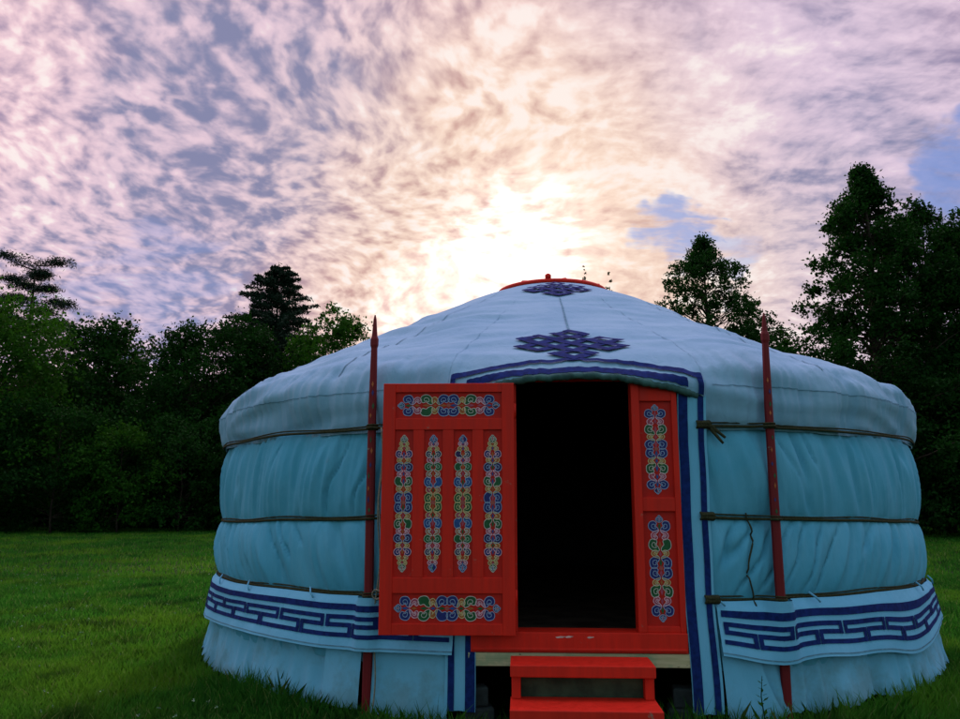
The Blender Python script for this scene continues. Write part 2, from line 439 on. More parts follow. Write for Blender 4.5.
def roof_p(th, L, off=0.0):
    r, z, nr, nz = prof_at(L)
    off += .004 + .018 * sst(LT - .5, LT, L)
    x = th * r
    f = L / LT
    calm = 1 - .65 * math.exp(-(th / R_(13)) ** 4)
    dsp = .030 * fbm(th * 4.0, L * 1.7, 1.0) * sst(0, .3, f)
    dsp += .024 * fbm(x * 1.6 + 3, L * 5.0 + .8 * fbm(x, L), 4.0) * sst(.1, .3, f)
    dsp += .017 * (1 - 2.5 * abs(fbm(x * 1.1, L * 6.5 + math.cos(th) * 3, 11.0))) * sst(.2, .45, f)
    dsp *= calm
    pe = sst(LEAVE - .35, LEAVE + .05, L)
    dsp += pe * (1 - .72 * math.exp(-(th / R_(14)) ** 8)) * (1 - .75 * sst(LT - .10, LT - .02, L)) * (.026 * fbm(th * 13, L * .8, 7.0) + .022 * (1 - 2.6 * abs(fbm(th * 30 + .5 * fbm(th * 5, L * 3), L * .9, 9.0))) + .013 * fbm(th * 75, L * .8, 3.0))
    # pulled taut towards the middle above the doorway
    dsp -= .05 * math.exp(-(th / R_(7)) ** 2) * math.exp(-((L - LEAVE + .28) / .2) ** 2) * .5
    dsp += .055 * math.exp(-(th / R_(14.0)) ** 12) * sst(LEAVE - .02, LEAVE + .10, L) + off
    z -= .135 * sst(R_(25), R_(70), th) * (1 - sst(R_(130), R_(175), th)) * math.sin(math.pi * min(1, (L / (LEAVE + .02)) ** 1.6))
    return pol(th, r + nr * dsp, z + nz * dsp)
TTH = 14.3
def hemL(th):
    a = abs(th)
    if a > R_(TTH): return LT + .012 * fbm(th * 14, 1.5) - .01
    k = a / R_(TTH)
    return L_of_z(2.085 - .112 * k ** 1.6 + .010 * fbm(th * 11, 5))
cols = sorted(theta_cols(-180, 180) + [R_(TTH + .02), R_(TTH - .02), R_(-TTH + .02), R_(-TTH - .02)])
NR = 120
m_ = MB()
m_.grid([[roof_p(t_, hemL(t_) * i / NR) for t_ in cols] for i in range(NR + 1)], flip=True)
# applied blue pattern and stitched seams lie in the same mesh
def strip(mb, SF, p0, p1, w, off, mi, ext=0.0, step=.02, w1=None):
    p0, p1 = Vector(p0).to_2d(), Vector(p1).to_2d(); dv = p1 - p0; ln = dv.length; dv /= ln
    p0 = p0 - dv * ext; p1 = p1 + dv * ext; ln += 2 * ext
    nrm = Vector((-dv.y, dv.x)); n = max(1, int(ln / step)); nw = max(1, int(w / .02))
    w1 = w if w1 is None else w1
    rows = []
    for j in range(nw + 1):
        q = j / nw - .5
        rows.append([SF(*(p0.lerp(p1, i / n) + nrm * q * lerp(w, w1, i / n)), off) for i in range(n + 1)])
    mb.grid(rows, mi, flip=True)
def roof_uv(L0):
    # u metres along the circle at this knot, v metres down the slope
    r0 = prof_at(L0)[0]
    return lambda u, v, off: roof_p(u / r0, L0 - v, .004 + off)
def endless_knot(mb, SF, uw, vh, th_, mi):
    segs = {}
    for cx, cy in ((0, 3), (0, 1), (0, -1), (0, -3), (1, 0), (-1, 0), (2, 1), (2, -1), (-2, 1), (-2, -1)):
        q = [(cx, cy + 1), (cx + 1, cy), (cx, cy - 1), (cx - 1, cy)]
        for i in range(4):
            a, b = q[i], q[(i + 1) % 4]; segs[tuple(sorted((a, b)))] = 1
    for a, b in segs:
        up = (b[1] - a[1]) > 0
        du = (1, 1) if up else (1, -1); dn = (1, -1) if up else (1, 1); e = th_
        rows = []
        for j in range(4):
            q = (j / 3 * 2 - 1) * e * .5; row = []
            for i in range(15):
                f = lerp(-e * .5, 1 + e * .5, i / 14)
                row.append(SF((a[0] + du[0] * f + dn[0] * q) * uw, (a[1] + du[1] * f + dn[1] * q) * vh, .008 if up else .0115))
            rows.append(row)
        mb.grid(rows, mi, flip=not up)
L_lo = LEAVE - .41
endless_knot(m_, roof_uv(L_lo), .112, .075, .44, 1)
endless_knot(m_, roof_uv(.56), .088, .088, .46, 1)
# centre seam and ring seams
strip(m_, lambda u, v, o: roof_p(u / 1.6 + R_(.2), v, .002 + o), (0, .98), (0, L_lo - .34), .010, .004, 2)
for a0, a1 in ((TTH + 1, 110), (-110, -TTH - 1)):
    Ls = L_of_z(2.04)
    strip(m_, lambda u, v, o: roof_p(u / 3.18, v, o), (R_(a0) * 3.18, Ls), (R_(a1) * 3.18, Ls), .005, .004, 2)
for a in (-150, -120, -90, -60, -31, 33, 62, 90, 120, 150):
    strip(m_, lambda u, v, o: roof_p(u / 2.0 + R_(a), v, .001 + o), (0, .1), (0, LEAVE - .05), .008, .004, 2)
# doorway border along the hem: thick inner stripe, thin outer stripe
def hem_uv(u, v, off):
    th = u / 3.18; return roof_p(th, hemL(th) - v, .004 + off)
aw = R_(12.05) * 3.18
strip(m_, hem_uv, (-aw, .043), (aw, .043), .046, .004, 1)
def outer_uv(u, v, off):
    th = u / 3.18; k = abs(th) / R_(14.6)
    return roof_p(th, L_of_z(2.215 - .075 * k ** 1.5) - v, .026 + off)
aw2 = R_(13.95) * 3.18
def outer_line(mb):
    rows = []
    for q in (-.5, -.25, 0, .25, .5):
        rows.append([])
        for i in range(121):
            u = lerp(-aw2, aw2, i / 120); th = u / 3.18; k = abs(th) / R_(13.95)
            Lc = CUMZ(2.205 - .128 * k ** 1.5)
            rows[-1].append(roof_p(th, Lc + q * .036, .013))
    mb.grid(rows, 1)
def CUMZ(z):
    for i in range(1, len(PR)):
        if PR[i].y <= z:
            f = (PR[i - 1].y - z) / (PR[i - 1].y - PR[i].y); return lerp(CUM[i - 1], CUM[i], f)
    return LT
outer_line(m_)
for sg_ in (1, -1):
    rows = []
    for q in (-.5, 0, .5):
        th = sg_ * R_(13.65 + .6 * q); L0 = CUMZ(2.205 - .128 * (abs(th) / R_(13.95)) ** 1.5); L1 = hemL(th)
        rows.append([roof_p(th, lerp(L0, L1 - .002, i / 12), .011) for i in range(13)])
    m_.grid(rows, 1, flip=(sg_ > 0))
m_.build('roof_cover', [M['roof'], M['blue'], M['seam']], yurt)
# rolled felt edge seen under the hem
m_ = MB(); pts = []
for i in range(90):
    th = R_(lerp(-13.4, 13.4, i / 89)); p = roof_p(th, hemL(th), -.012); p.z -= .004 + .006 * fbm(th * 30, 2); pts.append(p)
m_.tube(pts, [.022 + .006 * fbm(i * .21, 9) for i in range(90)], 10)
m_.build('rolled_felt', [M['lining']], yurt)
# side trims of the doorway, hanging nearly to the ground
for sgn in (1, -1):
    m_ = MB()
    def trim_s(u, z, off, sgn=sgn):
        th = sgn * R_(11.0) + sgn * u / 3.2
        r = 3.225 + .045 * sst(.9, .2, z) + .010 * fbm(z * 2.2, u * 3, 4 * sgn)
        r += .012 * sst(1.65, 1.8, z)
        return pol(th + .004 * fbm(z * 2.2, 3.0 * sgn), r + off, z)
    zz = [lerp(.12, 2.06, i / 80) for i in range(81)]
    uu = [.185 * i / 8 for i in range(9)]
    m_.grid([[trim_s(u, z + (.012 * fbm(u * 30, sgn) if z < .14 else 0), 0) for u in uu] for z in zz], flip=(sgn < 0))
    for u0, u1 in ((.004, .062), (.128, .166)):
        b0 = [[trim_s(lerp(u0, u1, j / 3), z, .005) for j in range(4)] for z in zz]
        m_.grid(b0, 1, flip=(sgn < 0))
    m_.build('doorway_trim', [M['band'], M['blue']], yurt)
# ropes, riding over the poles
def pole_bump(th, w=.0):
    return max([math.exp(-((th - p) * 3.2 / .055) ** 2) for p in POLES])
def rope_path(k, a0, a1, n):
    out = []
    for i in range(n):
        th = R_(lerp(a0, a1, i / (n - 1))); z = zr(k, th)
        r = RK[k] + .018 + (.040 if k == 2 else 0)
        bz = pole_bump(th); r = max(r, lerp(r, 3.30 - (.0 if k else 0), bz))
        out.append(pol(th, r, z))
    return out
for k in range(3):
    m_ = MB()
    for a0, a1 in ((12.2, 180), (-180, -12.2)):
        pts = rope_path(k, a0, a1, 420)
        m_.tube(pts, .0092, 8)
        m_.tube([p + Vector((0, 0, .017 + .004 * math.sin(i * .13))) for i, p in enumerate(pts[:] if k != 2 else pts)], .0052, 6)
    # knots by the doorway
    for s_ in ((1, -1)):
        for q in range(9):
            a = s_ * (13.2 + q * .18)
            p = pol(R_(a), RK[k] + (.085 if k == 2 else .06), zr(k, R_(a)) + .006)
            m_.tube([p + pol(R_(a), .021 * math.cos(t_), .021 * math.sin(t_)) for t_ in [j * math.pi / 4 for j in range(9)]], .0075, 6)
    if k == 2:
        for q, (da, ln) in enumerate(((14.6, .11), (14.9, .075))):
            m_.tube([pol(R_(da + .25 * j), RK[2] + .075 + .004 * j, zr(2, R_(da)) - ln * j / 6) for j in range(7)], [.013 - .0008 * j for j in range(7)], 7)
    m_.build('rope', [M['rope']], yurt)
# loose cords beside the poles
m_ = MB()
m_.tube([pol(R_(-22.3) + .004 * math.sin(i * .4), 3.27 + .025 * sst(1.2, .3, z), z) for i, z in enumerate([lerp(1.79, .06, j / 40) for j in range(41)])], .005, 6)
m_.tube([pol(R_(-22.0) + .006 * math.sin(i * .3 + 1), 3.275, z) for i, z in enumerate([lerp(1.72, .76, j / 30) for j in range(31)])], .006, 6)
m_.tube([pol(R_(-22.2 + .55 * math.cos(t_)), 3.29, .755 + .028 * math.sin(t_)) for t_ in [j * math.pi / 6 for j in range(13)]], .006, 6)
m_.build('loose_cord', [M['cord']], yurt)
m_ = MB()
m_.tube([pol(R_(18.9) + .008 * math.sin(i * .25), wall_r(R_(18.9), z) + .016, z) for i, z in enumerate([lerp(1.25, .70, j / 30) for j in range(31)])], .0055, 6)
m_.build('loose_cord', [M['rope']], yurt)

# decorated band
def band_geo(th):
    a = math.degrees(abs(th))
    if th < 0: return .0, .312 + .015 * fbm(th * 3, 3)
    sag = .075 * math.exp(-((a - 21) / 5) ** 2) + .055 * math.exp(-((a - 31) / 6) ** 2) + .13 * math.exp(-((a - 45) / 9) ** 2)
    return sag, .282 + sag * .95
def band_s(u, w, off=0.0):
    th = u / 3.24; sag, drop = band_geo(th)
    z0 = zr(0, th) - .006
    z = z0 - drop * w - sag * .35 * math.sin(math.pi * min(1, w * 1.0)) * (1 - w)
    r = 3.205 + .055 * w ** 1.2 + .022 * fbm(u * 1.5, w * .7, 3) * w + .008 * fbm(u * 5, w * 2.2, 6) + .03 * sst(0, .15, w)
    pb = max([math.exp(-((th - p_) * 3.2 / .085) ** 4) for p_ in POLES]); r = max(r, lerp(r, 3.312 + .008 * w, pb))
    return pol(th, r + off, z)
def meander(mb, SF, u0, u1, P_, mi, stripe=True):
    t_ = .084          # line thickness in w units
    rows_ = (.40, .55, .735)
    def seg(a, b, w0, off):
        if b - a < .004: return
        n = max(2, int((b - a) / .02))
        mb.grid([[SF(lerp(a, b, i / n), w0 + q * t_, off) for i in range(n + 1)] for q in (.5, 0, -.5)], mi)
    def ver(u, w0, w1, off):
        w0, w1 = w0 - t_ * .5, w1 + t_ * .5; hw = .015
        mb.grid([[SF(u + q * hw, lerp(w0, w1, i / 5), off) for i in range(6)][::1] for q in (-1, 0, 1)], mi)
    n = int((u1 - u0) / P_) + 1
    clip = lambda a, b: (max(a, u0), min(b, u1))
    for k in range(-1, n + 1):
        b0 = u0 + k * P_
        seg(*clip(b0 + .05 * P_, b0 + .95 * P_), rows_[0], .004)
        seg(*clip(b0 + .05 * P_, b0 + .46 * P_), rows_[1], .004)
        seg(*clip(b0 + .54 * P_, b0 + .95 * P_), rows_[1], .004)
        seg(*clip(b0 - .46 * P_, b0 + .46 * P_), rows_[2], .004)
        for u in (.05, .95):
            if u0 < b0 + u * P_ < u1: ver(b0 + u * P_, rows_[0], rows_[1], .006)
        for u in (.46, .54):
            if u0 < b0 + u * P_ < u1: ver(b0 + u * P_, rows_[1], rows_[2], .006)
    n = int((u1 - u0) / .02)
    mb.grid([[SF(lerp(u0, u1, i / n), w, .004) for i in range(n + 1)] for w in (.27, .2, .15)], mi)
for a0, a1 in ((14.4, 179.5), (-179.5, -13.4)):
    m_ = MB()
    th = theta_cols(a0, a1)
    m_.grid([[band_s(t_ * 3.24, w) for t_ in th] for w in [i / 16 for i in range(16, -1, -1)]])
    meander(m_, band_s, R_(a0) * 3.24 + .02, R_(a1) * 3.24 - .02, .445, 1)
    n = 300
    m_.grid([[band_s(lerp(R_(a0), R_(a1), i / n) * 3.24, w, .003) for i in range(n + 1)] for w in (.955, .935)], 2)
    m_.build('patterned_band', [M['band'], M['blue'], M['seam']], yurt)
# ties fastening the band to the lowest rope
for a in (-58, -46.5, -33, 26.5, 51, 62, 14.2):
    p = pol(R_(a), 3.215, zr(0, R_(a)) + .03); q = pol(R_(a + 1.1), 3.245, zr(0, R_(a)) - .03)
    m_ = MB(); m_.tube([p, (p + q) / 2 + pol(R_(a), .012, 0), q], .006, 6); m_.build('band_tie', [M['band']], yurt)
# skirt flaps under the band
def skirt(a0, a1, rtop, rbot, ztop, zbot, rag, fold, seed, edge=0.0):
    mb = MB(); cols_ = []
    a = a0
    while a < a1: cols_.append(a); a += .22 if abs(a) < 100 else 1.2
    cols_.append(a1)
    rows = []
    for i in range(25):
        w = i / 24; row = []
        for a in cols_:
            th = R_(a); x = th * 3.3
            zb = zbot + rag * (fbm(x * 2.3, seed) + .6 * fbm(x * 9, seed + 3) + .35 * fbm(x * 30, seed + 5))
            z = lerp(zb, ztop, w); o = 1 - w
            r = lerp(rbot, rtop, w) + fold * o * (fbm(x * 2.6, w * .7, seed) + .6 * (1 - 2.4 * abs(fbm(x * 6.5, w * .6, seed + 2)))) + .10 * fold * fbm(x * 15, w * 2.0, seed + 1) * o
            row.append(pol(th + R_(edge) * o * o * (a - a0) / (a1 - a0), r, z))
        rows.append(row)
    mb.grid(rows)
    return mb.build('skirt_flap', [M['skirt']], yurt)
skirt(-29.6, -24.5, 3.235, 3.275, .50, .07, .012, .010, 1.0)
skirt(-23.0, -14.0, 3.235, 3.275, .50, .06, .014, .012, 2.0)
skirt(-179, -29.0, 3.20, 3.255, .52, .07, .055, .05, 3.0)
skirt(14.6, 18.9, 3.235, 3.30, .50, .05, .02, .022, 4.0, 2.4)
skirt(17.5, 179, 3.20, 3.25, .55, .09, .055, .06, 5.0)
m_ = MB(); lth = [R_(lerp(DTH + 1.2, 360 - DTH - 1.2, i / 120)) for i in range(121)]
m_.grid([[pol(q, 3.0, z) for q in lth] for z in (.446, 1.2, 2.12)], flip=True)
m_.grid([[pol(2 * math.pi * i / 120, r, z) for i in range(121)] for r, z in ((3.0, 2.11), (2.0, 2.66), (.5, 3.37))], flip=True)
m_.build('light_stop_liner', [M['dark']], yurt)  # added dark shell behind the covers, stops light leaking through their gaps
# crown ring and spokes
m_ = MB()
m_.tube([pol(2 * math.pi * i / 64, .56, 3.458) for i in range(65)], .026, 10, caps=False)
for k in range(4):
    a = math.pi * k / 4 + .2
    m_.tube([pol(a, .56 * q, 3.475 + .075 * (1 - q * q)) for q in [j / 8 - 1 for j in range(17)]], .018, 8)
m_.tube([(0, 0, 3.53), (0, 0, 3.575), (0, 0, 3.60)], [.035, .03, .012], 10)
p0 = pol(R_(-6), .55, 3.485); m_.tube([p0, p0 + Vector((0, 0, .035)), p0 + Vector((0, 0, .05))], [.03, .032, .015], 10)
m_.build('crown_ring', [M['red']], yurt)
m_ = MB(); m_.grid([[pol(2 * math.pi * i / 48, r, 3.458 + .07 * (1 - (r / .55) ** 2)) for i in range(49)] for r in (.02, .15, .3, .42, .535)])
m_.build('crown_cover', [M['roof']], yurt)
# ---- painted ornament
OM = ['red_panel'] + list(ORN); OI = {k: i for i, k in enumerate(OM)}
PETAL = [(.10, .02), (.55, .0), (.92, .22), (1.0, .55), (.86, .90), (.52, 1.0), (.26, .80), (.34, .52), (.16, .32)]
CURL = [(.06, .0), (.50, .10), (.80, .42), (.74, .82), (.44, .98), (.20, .78), (.34, .52), (.50, .60)]
BUD = [(0, -.05), (.55, .15), (.7, .45), (.35, .8), (0, 1.0)]
def smooth_closed(pts, n=3):
    out = []; k = len(pts)
    for i in range(k):
        p0, p1, p2, p3 = [Vector(pts[(i + j) % k]) for j in (-1, 0, 1, 2)]
        for q in range(n):
            t_ = q / n
            out.append(.5 * ((2 * p1) + (p2 - p0) * t_ + (2 * p0 - 5 * p1 + 4 * p2 - p3) * t_ ** 2 + (3 * p1 - p0 - 3 * p2 + p3) * t_ ** 3))
    return out
def ornament(mb, place, length, width, scheme, r_):
    """place(a, b, off) -> Vector, a along, b across; mirrored about the middle"""
    half = length / 2
    tot = sum(s_[1] for s_ in scheme)
    lay = [.0012]
    def outline(pts, lw, off, mi, closed=True):
        n = len(pts)
        for i in range(n if closed else n - 1):
            a, b = pts[i], pts[(i + 1) % n]; dv = b - a
            if dv.length < 1e-5: continue
            dv.normalize(); nn = Vector((-dv.y, dv.x)) * lw / 2; e = dv * lw * .25
            o = off + (.0003 if i % 2 else 0)
            mb.poly([place(*(a - nn - e), o), place(*(b - nn + e), o), place(*(b + nn + e), o), place(*(a + nn - e), o)], mi)
    for end in (1, -1):
        y = 0.0
        for (kind, h, wf, fill, line) in scheme:
            hh = h / tot * half
            ww = width / 2 * min(1, wf * 1.06)
            for sd_ in (1, -1):
                base = {'petal': PETAL, 'curl': CURL, 'bud': BUD, 'flip': [(x_, 1 - y_) for x_, y_ in PETAL[::-1]], 'flipcurl': [(x_, 1 - y_) for x_, y_ in CURL[::-1]]}[kind]
                pts = smooth_closed([(end * (y + hh * (-.06 + 1.12 * q[1])), sd_ * ww * q[0] * (1 + .05 * (r_.random() - .5))) for q in base])
                lw = .0038
                if fill:
                    c = sum(pts, Vector((0, 0))) / len(pts)
                    ring = [place(*p, .0012) for p in pts]
                    if sd_ * end > 0: ring = ring
                    for i in range(len(ring)): mb.poly([place(*c, .0012), ring[i], ring[(i + 1) % len(ring)]], OI[fill])
                    if r_.random() < .85:
                        cc = c; q = [cc + (p - cc) * .42 for p in pts]
                        outline(q, .0034, .0040, OI[line])
                outline(pts, lw, .0025, OI[line])
            cw = ww * .13
            lens = [(y + hh * .12, 0), (y + hh * .5, cw), (y + hh * .88, 0), (y + hh * .5, -cw)]
            mb.poly([place(end * a_, b_, .0031) for a_, b_ in lens], OI[r_.choice(['o_green', 'o_orange', 'o_pink', 'o_sky'])])
            y += hh
SCH_A = [('flip', 1.25, 1.0, 'o_blue', 'o_lineb'), ('curl', .85, .95, 'o_orange', 'o_liney'), ('petal', 1.15, 1.0, 'o_green', 'o_line'), ('flipcurl', .75, .85, 'o_pink', 'o_linep'), ('flip', 1.0, .95, 'o_deep', 'o_lineb'), ('curl', .7, .88, 'o_orange', 'o_liney'), ('petal', .9, .90, 'o_blue', 'o_linep'), ('flipcurl', .6, .74, 'o_pink', 'o_liney'), ('curl', .55, .62, 'o_orange', 'o_liney'), ('bud', .8, .55, 'o_green', 'o_line')]
SCH_B = [('flip', 1.1, .92, 'o_green', 'o_liney'), ('curl', .85, .95, 'o_pink', 'o_liney'), ('petal', 1.15, 1.0, 'o_sky', 'o_lineb'), ('flipcurl', .9, .90, 'o_orange', 'o_line'), ('flip', .9, .90, 'o_green', 'o_lineg'), ('curl', .7, .86, 'o_pink', 'o_linep'), ('petal', .8, .82, 'o_deep', 'o_line'), ('flipcurl', .6, .72, 'o_orange', 'o_liney'), ('curl', .55, .62, 'o_pink', 'o_linep'), ('bud', .8, .58, 'o_blue', 'o_lineb')]
SCH_H = [('flip', 1.1, 1.0, 'o_blue', 'o_lineb'), ('curl', .75, .92, 'o_orange', 'o_liney'), ('petal', 1.15, .98, 'o_green', 'o_line'), ('flipcurl', .9, .9, 'o_pink', 'o_linep'), ('petal', 1.0, .92, 'o_blue', 'o_lineb'), ('bud', .6, .42, 'o_deep', 'o_lineb')]
def panel(x0, x1, z0, z1, yf, parent, sch, vertical, seed):
    """painted board whose face is at y = yf (facing -y) with its ornament"""
    mb = MB(); mb.box(x0 - .004, x1 + .004, yf, yf + .008, z0 - .004, z1 + .004, 0)
    cx, cz = (x0 + x1) / 2, (z0 + z1) / 2
    if vertical: place = lambda a, b, off: Vector((cx + b, yf - off, cz + a)); ln, wd = (z1 - z0) * .92, min((x1 - x0) * .95, .132)
    else: place = lambda a, b, off: Vector((cx + a, yf - off, cz + b)); ln, wd = (x1 - x0) * .95, (z1 - z0) * .82
    ornament(mb, place, ln, wd, sch, random.Random(seed))
    # small flower in the middle
    for k in range(8):
        a = k * math.pi / 4; mb.poly([place(0, 0, .0046), place(.013 * math.cos(a), .013 * math.sin(a), .0046), place(.013 * math.cos(a + .79), .013 * math.sin(a + .79), .0046)], OI['o_pink' if k % 2 else 'o_orange'])
    return mb.build('panel', [M[k] for k in OM], parent, smooth=False)
# ---- door frame
FXL, FX = -.650, .615; OPL, OPR = -.372, .335; ZB, ZT = .565, 1.965
YF = -3.185                                     # front face of the frame
m_ = MB()
m_.box(FXL, FXL + .035, YF, YF + .09, ZB, 2.015)             # outer jambs
m_.box(FX - .035, FX, YF, YF + .09, ZB, 2.015)
m_.box(OPL - .050, OPL, YF - .012, YF + .11, ZB, 2.055)      # inner jambs
m_.box(OPR, OPR + .050, YF - .012, YF + .11, ZB, 2.055)
m_.box(FXL + .05, FX - .05, YF + .075, YF + .15, 2.075, 2.14)        # lintel
for s0, s1 in ((FXL + .035, OPL - .05), (OPR + .05, FX - .035)):
    m_.box(s0, s1, YF + .002, YF + .08, 1.262, 1.345)     # mid rail
    m_.box(s0, s1, YF + .002, YF + .08, ZB, ZB + .035)
    m_.box(s0, s1, YF + .002, YF + .08, ZT - .035, 2.03)
frame = m_.build('door_frame', [M['red']], yurt, smooth=False, bevel=.004)
for s0, s1 in ((FXL + .035, OPL - .05), (OPR + .05, FX - .035)):
    panel(s0, s1, ZB + .035, 1.262, YF + .022, frame, SCH_H, True, 3)
    panel(s0, s1, 1.345, ZT - .035, YF + .022, frame, SCH_H, True, 4)
m_ = MB()
m_.box(FXL, FX, YF - .02, YF + .16, .452, ZB)
m_.box(FXL + .01, FX - .01, YF - .028, YF - .02, .462, .478)
for x0, x1, z0 in ((-.155, -.09, .540), (-.10, -.045, .5415), (.03, .075, .539)):
    m_.poly([(x0, YF - .0215, z0), (x0 + .012, YF - .0215, z0 - .006), (x1 - .02, YF - .0215, z0 - .004), (x1, YF - .0215, z0 + .003), (x1 - .03, YF - .0215, z0 + .006)], 1)
m_.build('threshold', [M['red'], M['scratch']], yurt, smooth=False, bevel=.004)
# ---- door leaf folded right back against the canvas
DL0, DL1, DZ0, DZ1 = -.800, 0.0, .555, 2.035
leafroot = bpy.data.objects.new('door', None)
m_ = MB(); T = .045
def rail(x0, x1, z0, z1, d=0.0): m_.box(x0, x1, -T + d, 0, z0, z1)
SW = .075
rail(DL0, DL0 + SW, DZ0, DZ1); rail(DL1 - SW, DL1, DZ0, DZ1)
xi0, xi1 = DL0 + SW, DL1 - SW
rails = [(DZ0, DZ0 + .065), (DZ0 + .235, DZ0 + .325), (DZ1 - .285, DZ1 - .215), (DZ1 - .055, DZ1)]
for z0, z1 in rails: rail(xi0, xi1, z0, z1, .002)
zv0, zv1 = rails[1][1], rails[2][0]
wv = (xi1 - xi0); pw = .112; gapw = (wv - 4 * pw) / 3
for k in range(3):
    x0 = xi0 + (k + 1) * pw + k * gapw; rail(x0, x0 + gapw, zv0, zv1, .003)
m_.box(DL0 + .01, DL1 - .01, -.006, .0, DZ0 + .01, DZ1 - .01)
door = m_.build('door', [M['red']], yurt, smooth=False, bevel=.004)
door.location = (-.385, YF - .045, 0); door.rotation_euler = (0, 0, R_(1.2))
for k in range(4):
    x0 = xi0 + k * (pw + gapw); panel(x0, x0 + pw, zv0, zv1, -T + .016, door, SCH_A if k in (0, 3) else SCH_B, True, 10 + k)
panel(xi0, xi1, rails[0][1], rails[1][0], -T + .016, door, SCH_H, False, 20)
panel(xi0, xi1, rails[2][1], rails[3][0], -T + .016, door, SCH_H, False, 21)
for z in (.72, 1.82): m_ = MB(); m_.tube([(-.382, YF - .065, z), (-.382, YF - .065, z + .09)], .011, 10); m_.build('hinge', [M['red']], yurt)
bpy.data.objects.remove(leafroot)

# ------------------------------------------------------------------ platform under the yurt
plat = thing('platform', 'low timber deck with pale plank edge carrying the yurt', 'platform', (CX, CY, 0), RZ)
m_ = MB()
n = 96
m_.grid([[pol(2 * math.pi * i / n, r, z) for i in range(n + 1)] for r, z in ((.01, .445), (3.12, .445), (3.12, .38), (.01, .38))])
m_.build('floor', [M['floor']], plat, smooth=False)
m_ = MB(); m_.box(-.665, .640, YF - .010, YF + .03, .372, .448); m_.build('edge_plank', [M['plank']], plat, smooth=False, bevel=.003)
for x, y in ((-.9, -2.7), (.9, -2.7), (0, -1.2), (-2, -.5), (2, -.5), (0, 2)):
    m_ = MB(); m_.box(x - .05, x + .05, y - .05, y + .05, 0, .379); m_.build('post', [M['bark']], plat, smooth=False)
def footing(loc, rz, label):
    o = thing('footing_block', label, 'concrete block', loc, rz, 'concrete footing blocks under the deck')
    m_ = MB(); m_.box(-.09, .09, -.09, .09, 0, .13); m_.build('base', [M['concrete']], o, smooth=False, bevel=.012)
    m_ = MB(); m_.box(-.06, .06, -.06, .06, .13, .24); m_.build('cap', [M['concrete']], o, smooth=False, bevel=.012)
Ry = Matrix.Rotation(RZ, 3, 'Z')
def yl(x, y, z=0): return Vector((CX, CY, 0)) + Ry @ Vector((x, y, z))
footing(yl(-.62, -3.08), .2, 'small weathered concrete block in the dark gap left of the red steps')
footing(yl(.60, -3.05), -.15, 'small weathered concrete block in the dark gap right of the red steps')

# ------------------------------------------------------------------ steps
st_ = thing('steps', 'small red painted wooden steps below the yurt doorway', 'steps', yl(-.022, -3.48), RZ)
m_ = MB(); m_.box(-.392, .392, -.06, .205, .385, .447); m_.build('tread', [M['red_step']], st_, smooth=False, bevel=.005)
m_ = MB(); m_.box(-.392, .392, -.26, .03, .205, .268); m_.build('tread', [M['red_step']], st_, smooth=False, bevel=.005)
for x0, x1 in ((-.385, -.335), (.335, .385)):
    m_ = MB(); m_.box(x0, x1, -.03, .03, .269, .384); m_.box(x0, x1, .031, .19, 0, .384); m_.box(x0, x1, -.23, .029, 0, .204); m_.build('leg', [M['red']], st_, smooth=False, bevel=.004)
m_ = MB(); m_.box(-.334, .334, .04, .06, .08, .384); m_.build('riser_board', [M['board']], st_, smooth=False)

# ------------------------------------------------------------------ red poles tied against the wall
def pole(th, ztop, label, mir):
    rb, rt = 3.262, 3.255
    base = Vector((CX, CY, 0)) + Ry @ pol(th, rb, 0)
    o = thing('wooden_pole', label, 'pole', base, RZ + th, 'red wooden poles tied to the yurt')
    m_ = MB(); rows = []
    prf = [(0, .030, .016), (.4, .030, .017), (1.2, .029, .017), (1.9, .026, .016), (2.2, .022, .015), (2.32, .020, .014), (2.34, .026, .018), (2.38, .026, .018), (2.40, .018, .013), (ztop - .03, .009, .009), (ztop, .004, .004)]
    for z, hw, hd in prf:
        y = (z / 2.1) * (rb - rt); x = .004 * math.sin(z * 3) + mir * .010 * (z - 1)
        rows.append([(x + hw * sx * (1 if abs(sx) == 1 else .7), y + hd * sy, z) for sx, sy in ((-1, -.55), (-.75, -1), (.75, -1), (1, -.55), (1, .55), (.75, 1), (-.75, 1), (-1, .55))])
    m_.grid(rows, 0, close=True)
    m_.poly(rows[-1]); b = len(m_.v)
    r_ = random.Random(int(ztop * 1000))
    for k in range(12):   # worn painted motifs
        z = 1.25 + k * .075 + r_.random() * .02; x = r_.uniform(-.010, .010)
        y = (z / 2.1) * (rb - rt) - .0185; w = r_.uniform(.006, .010); h_ = r_.uniform(.012, .024)
        m_.poly([(x - w, y, z), (x, y, z - h_), (x + w, y, z), (x, y, z + h_)], 1 + k % 3)
    m_.build('shaft', [M['red_pole'], M['o_green'], M['o_blue'], M['o_orange']], o, smooth=False)
    m_ = MB()
    for j in range(3):
        m_.tube([(.034 * math.cos(q), (zr(2, th) / 2.1) * (rb - rt) + .022 * math.sin(q), zr(2, th) - .01 + .012 * j) for q in [i * math.pi / 6 for i in range(13)]], .006, 6)
    m_.build('lashing', [M['rope']], o)
pole(POLES[0], 2.545, 'slender red pole standing just left of the open red door', -.6)
pole(POLES[1], 2.52, 'slender red pole standing against the wall right of the doorway', 1.0)

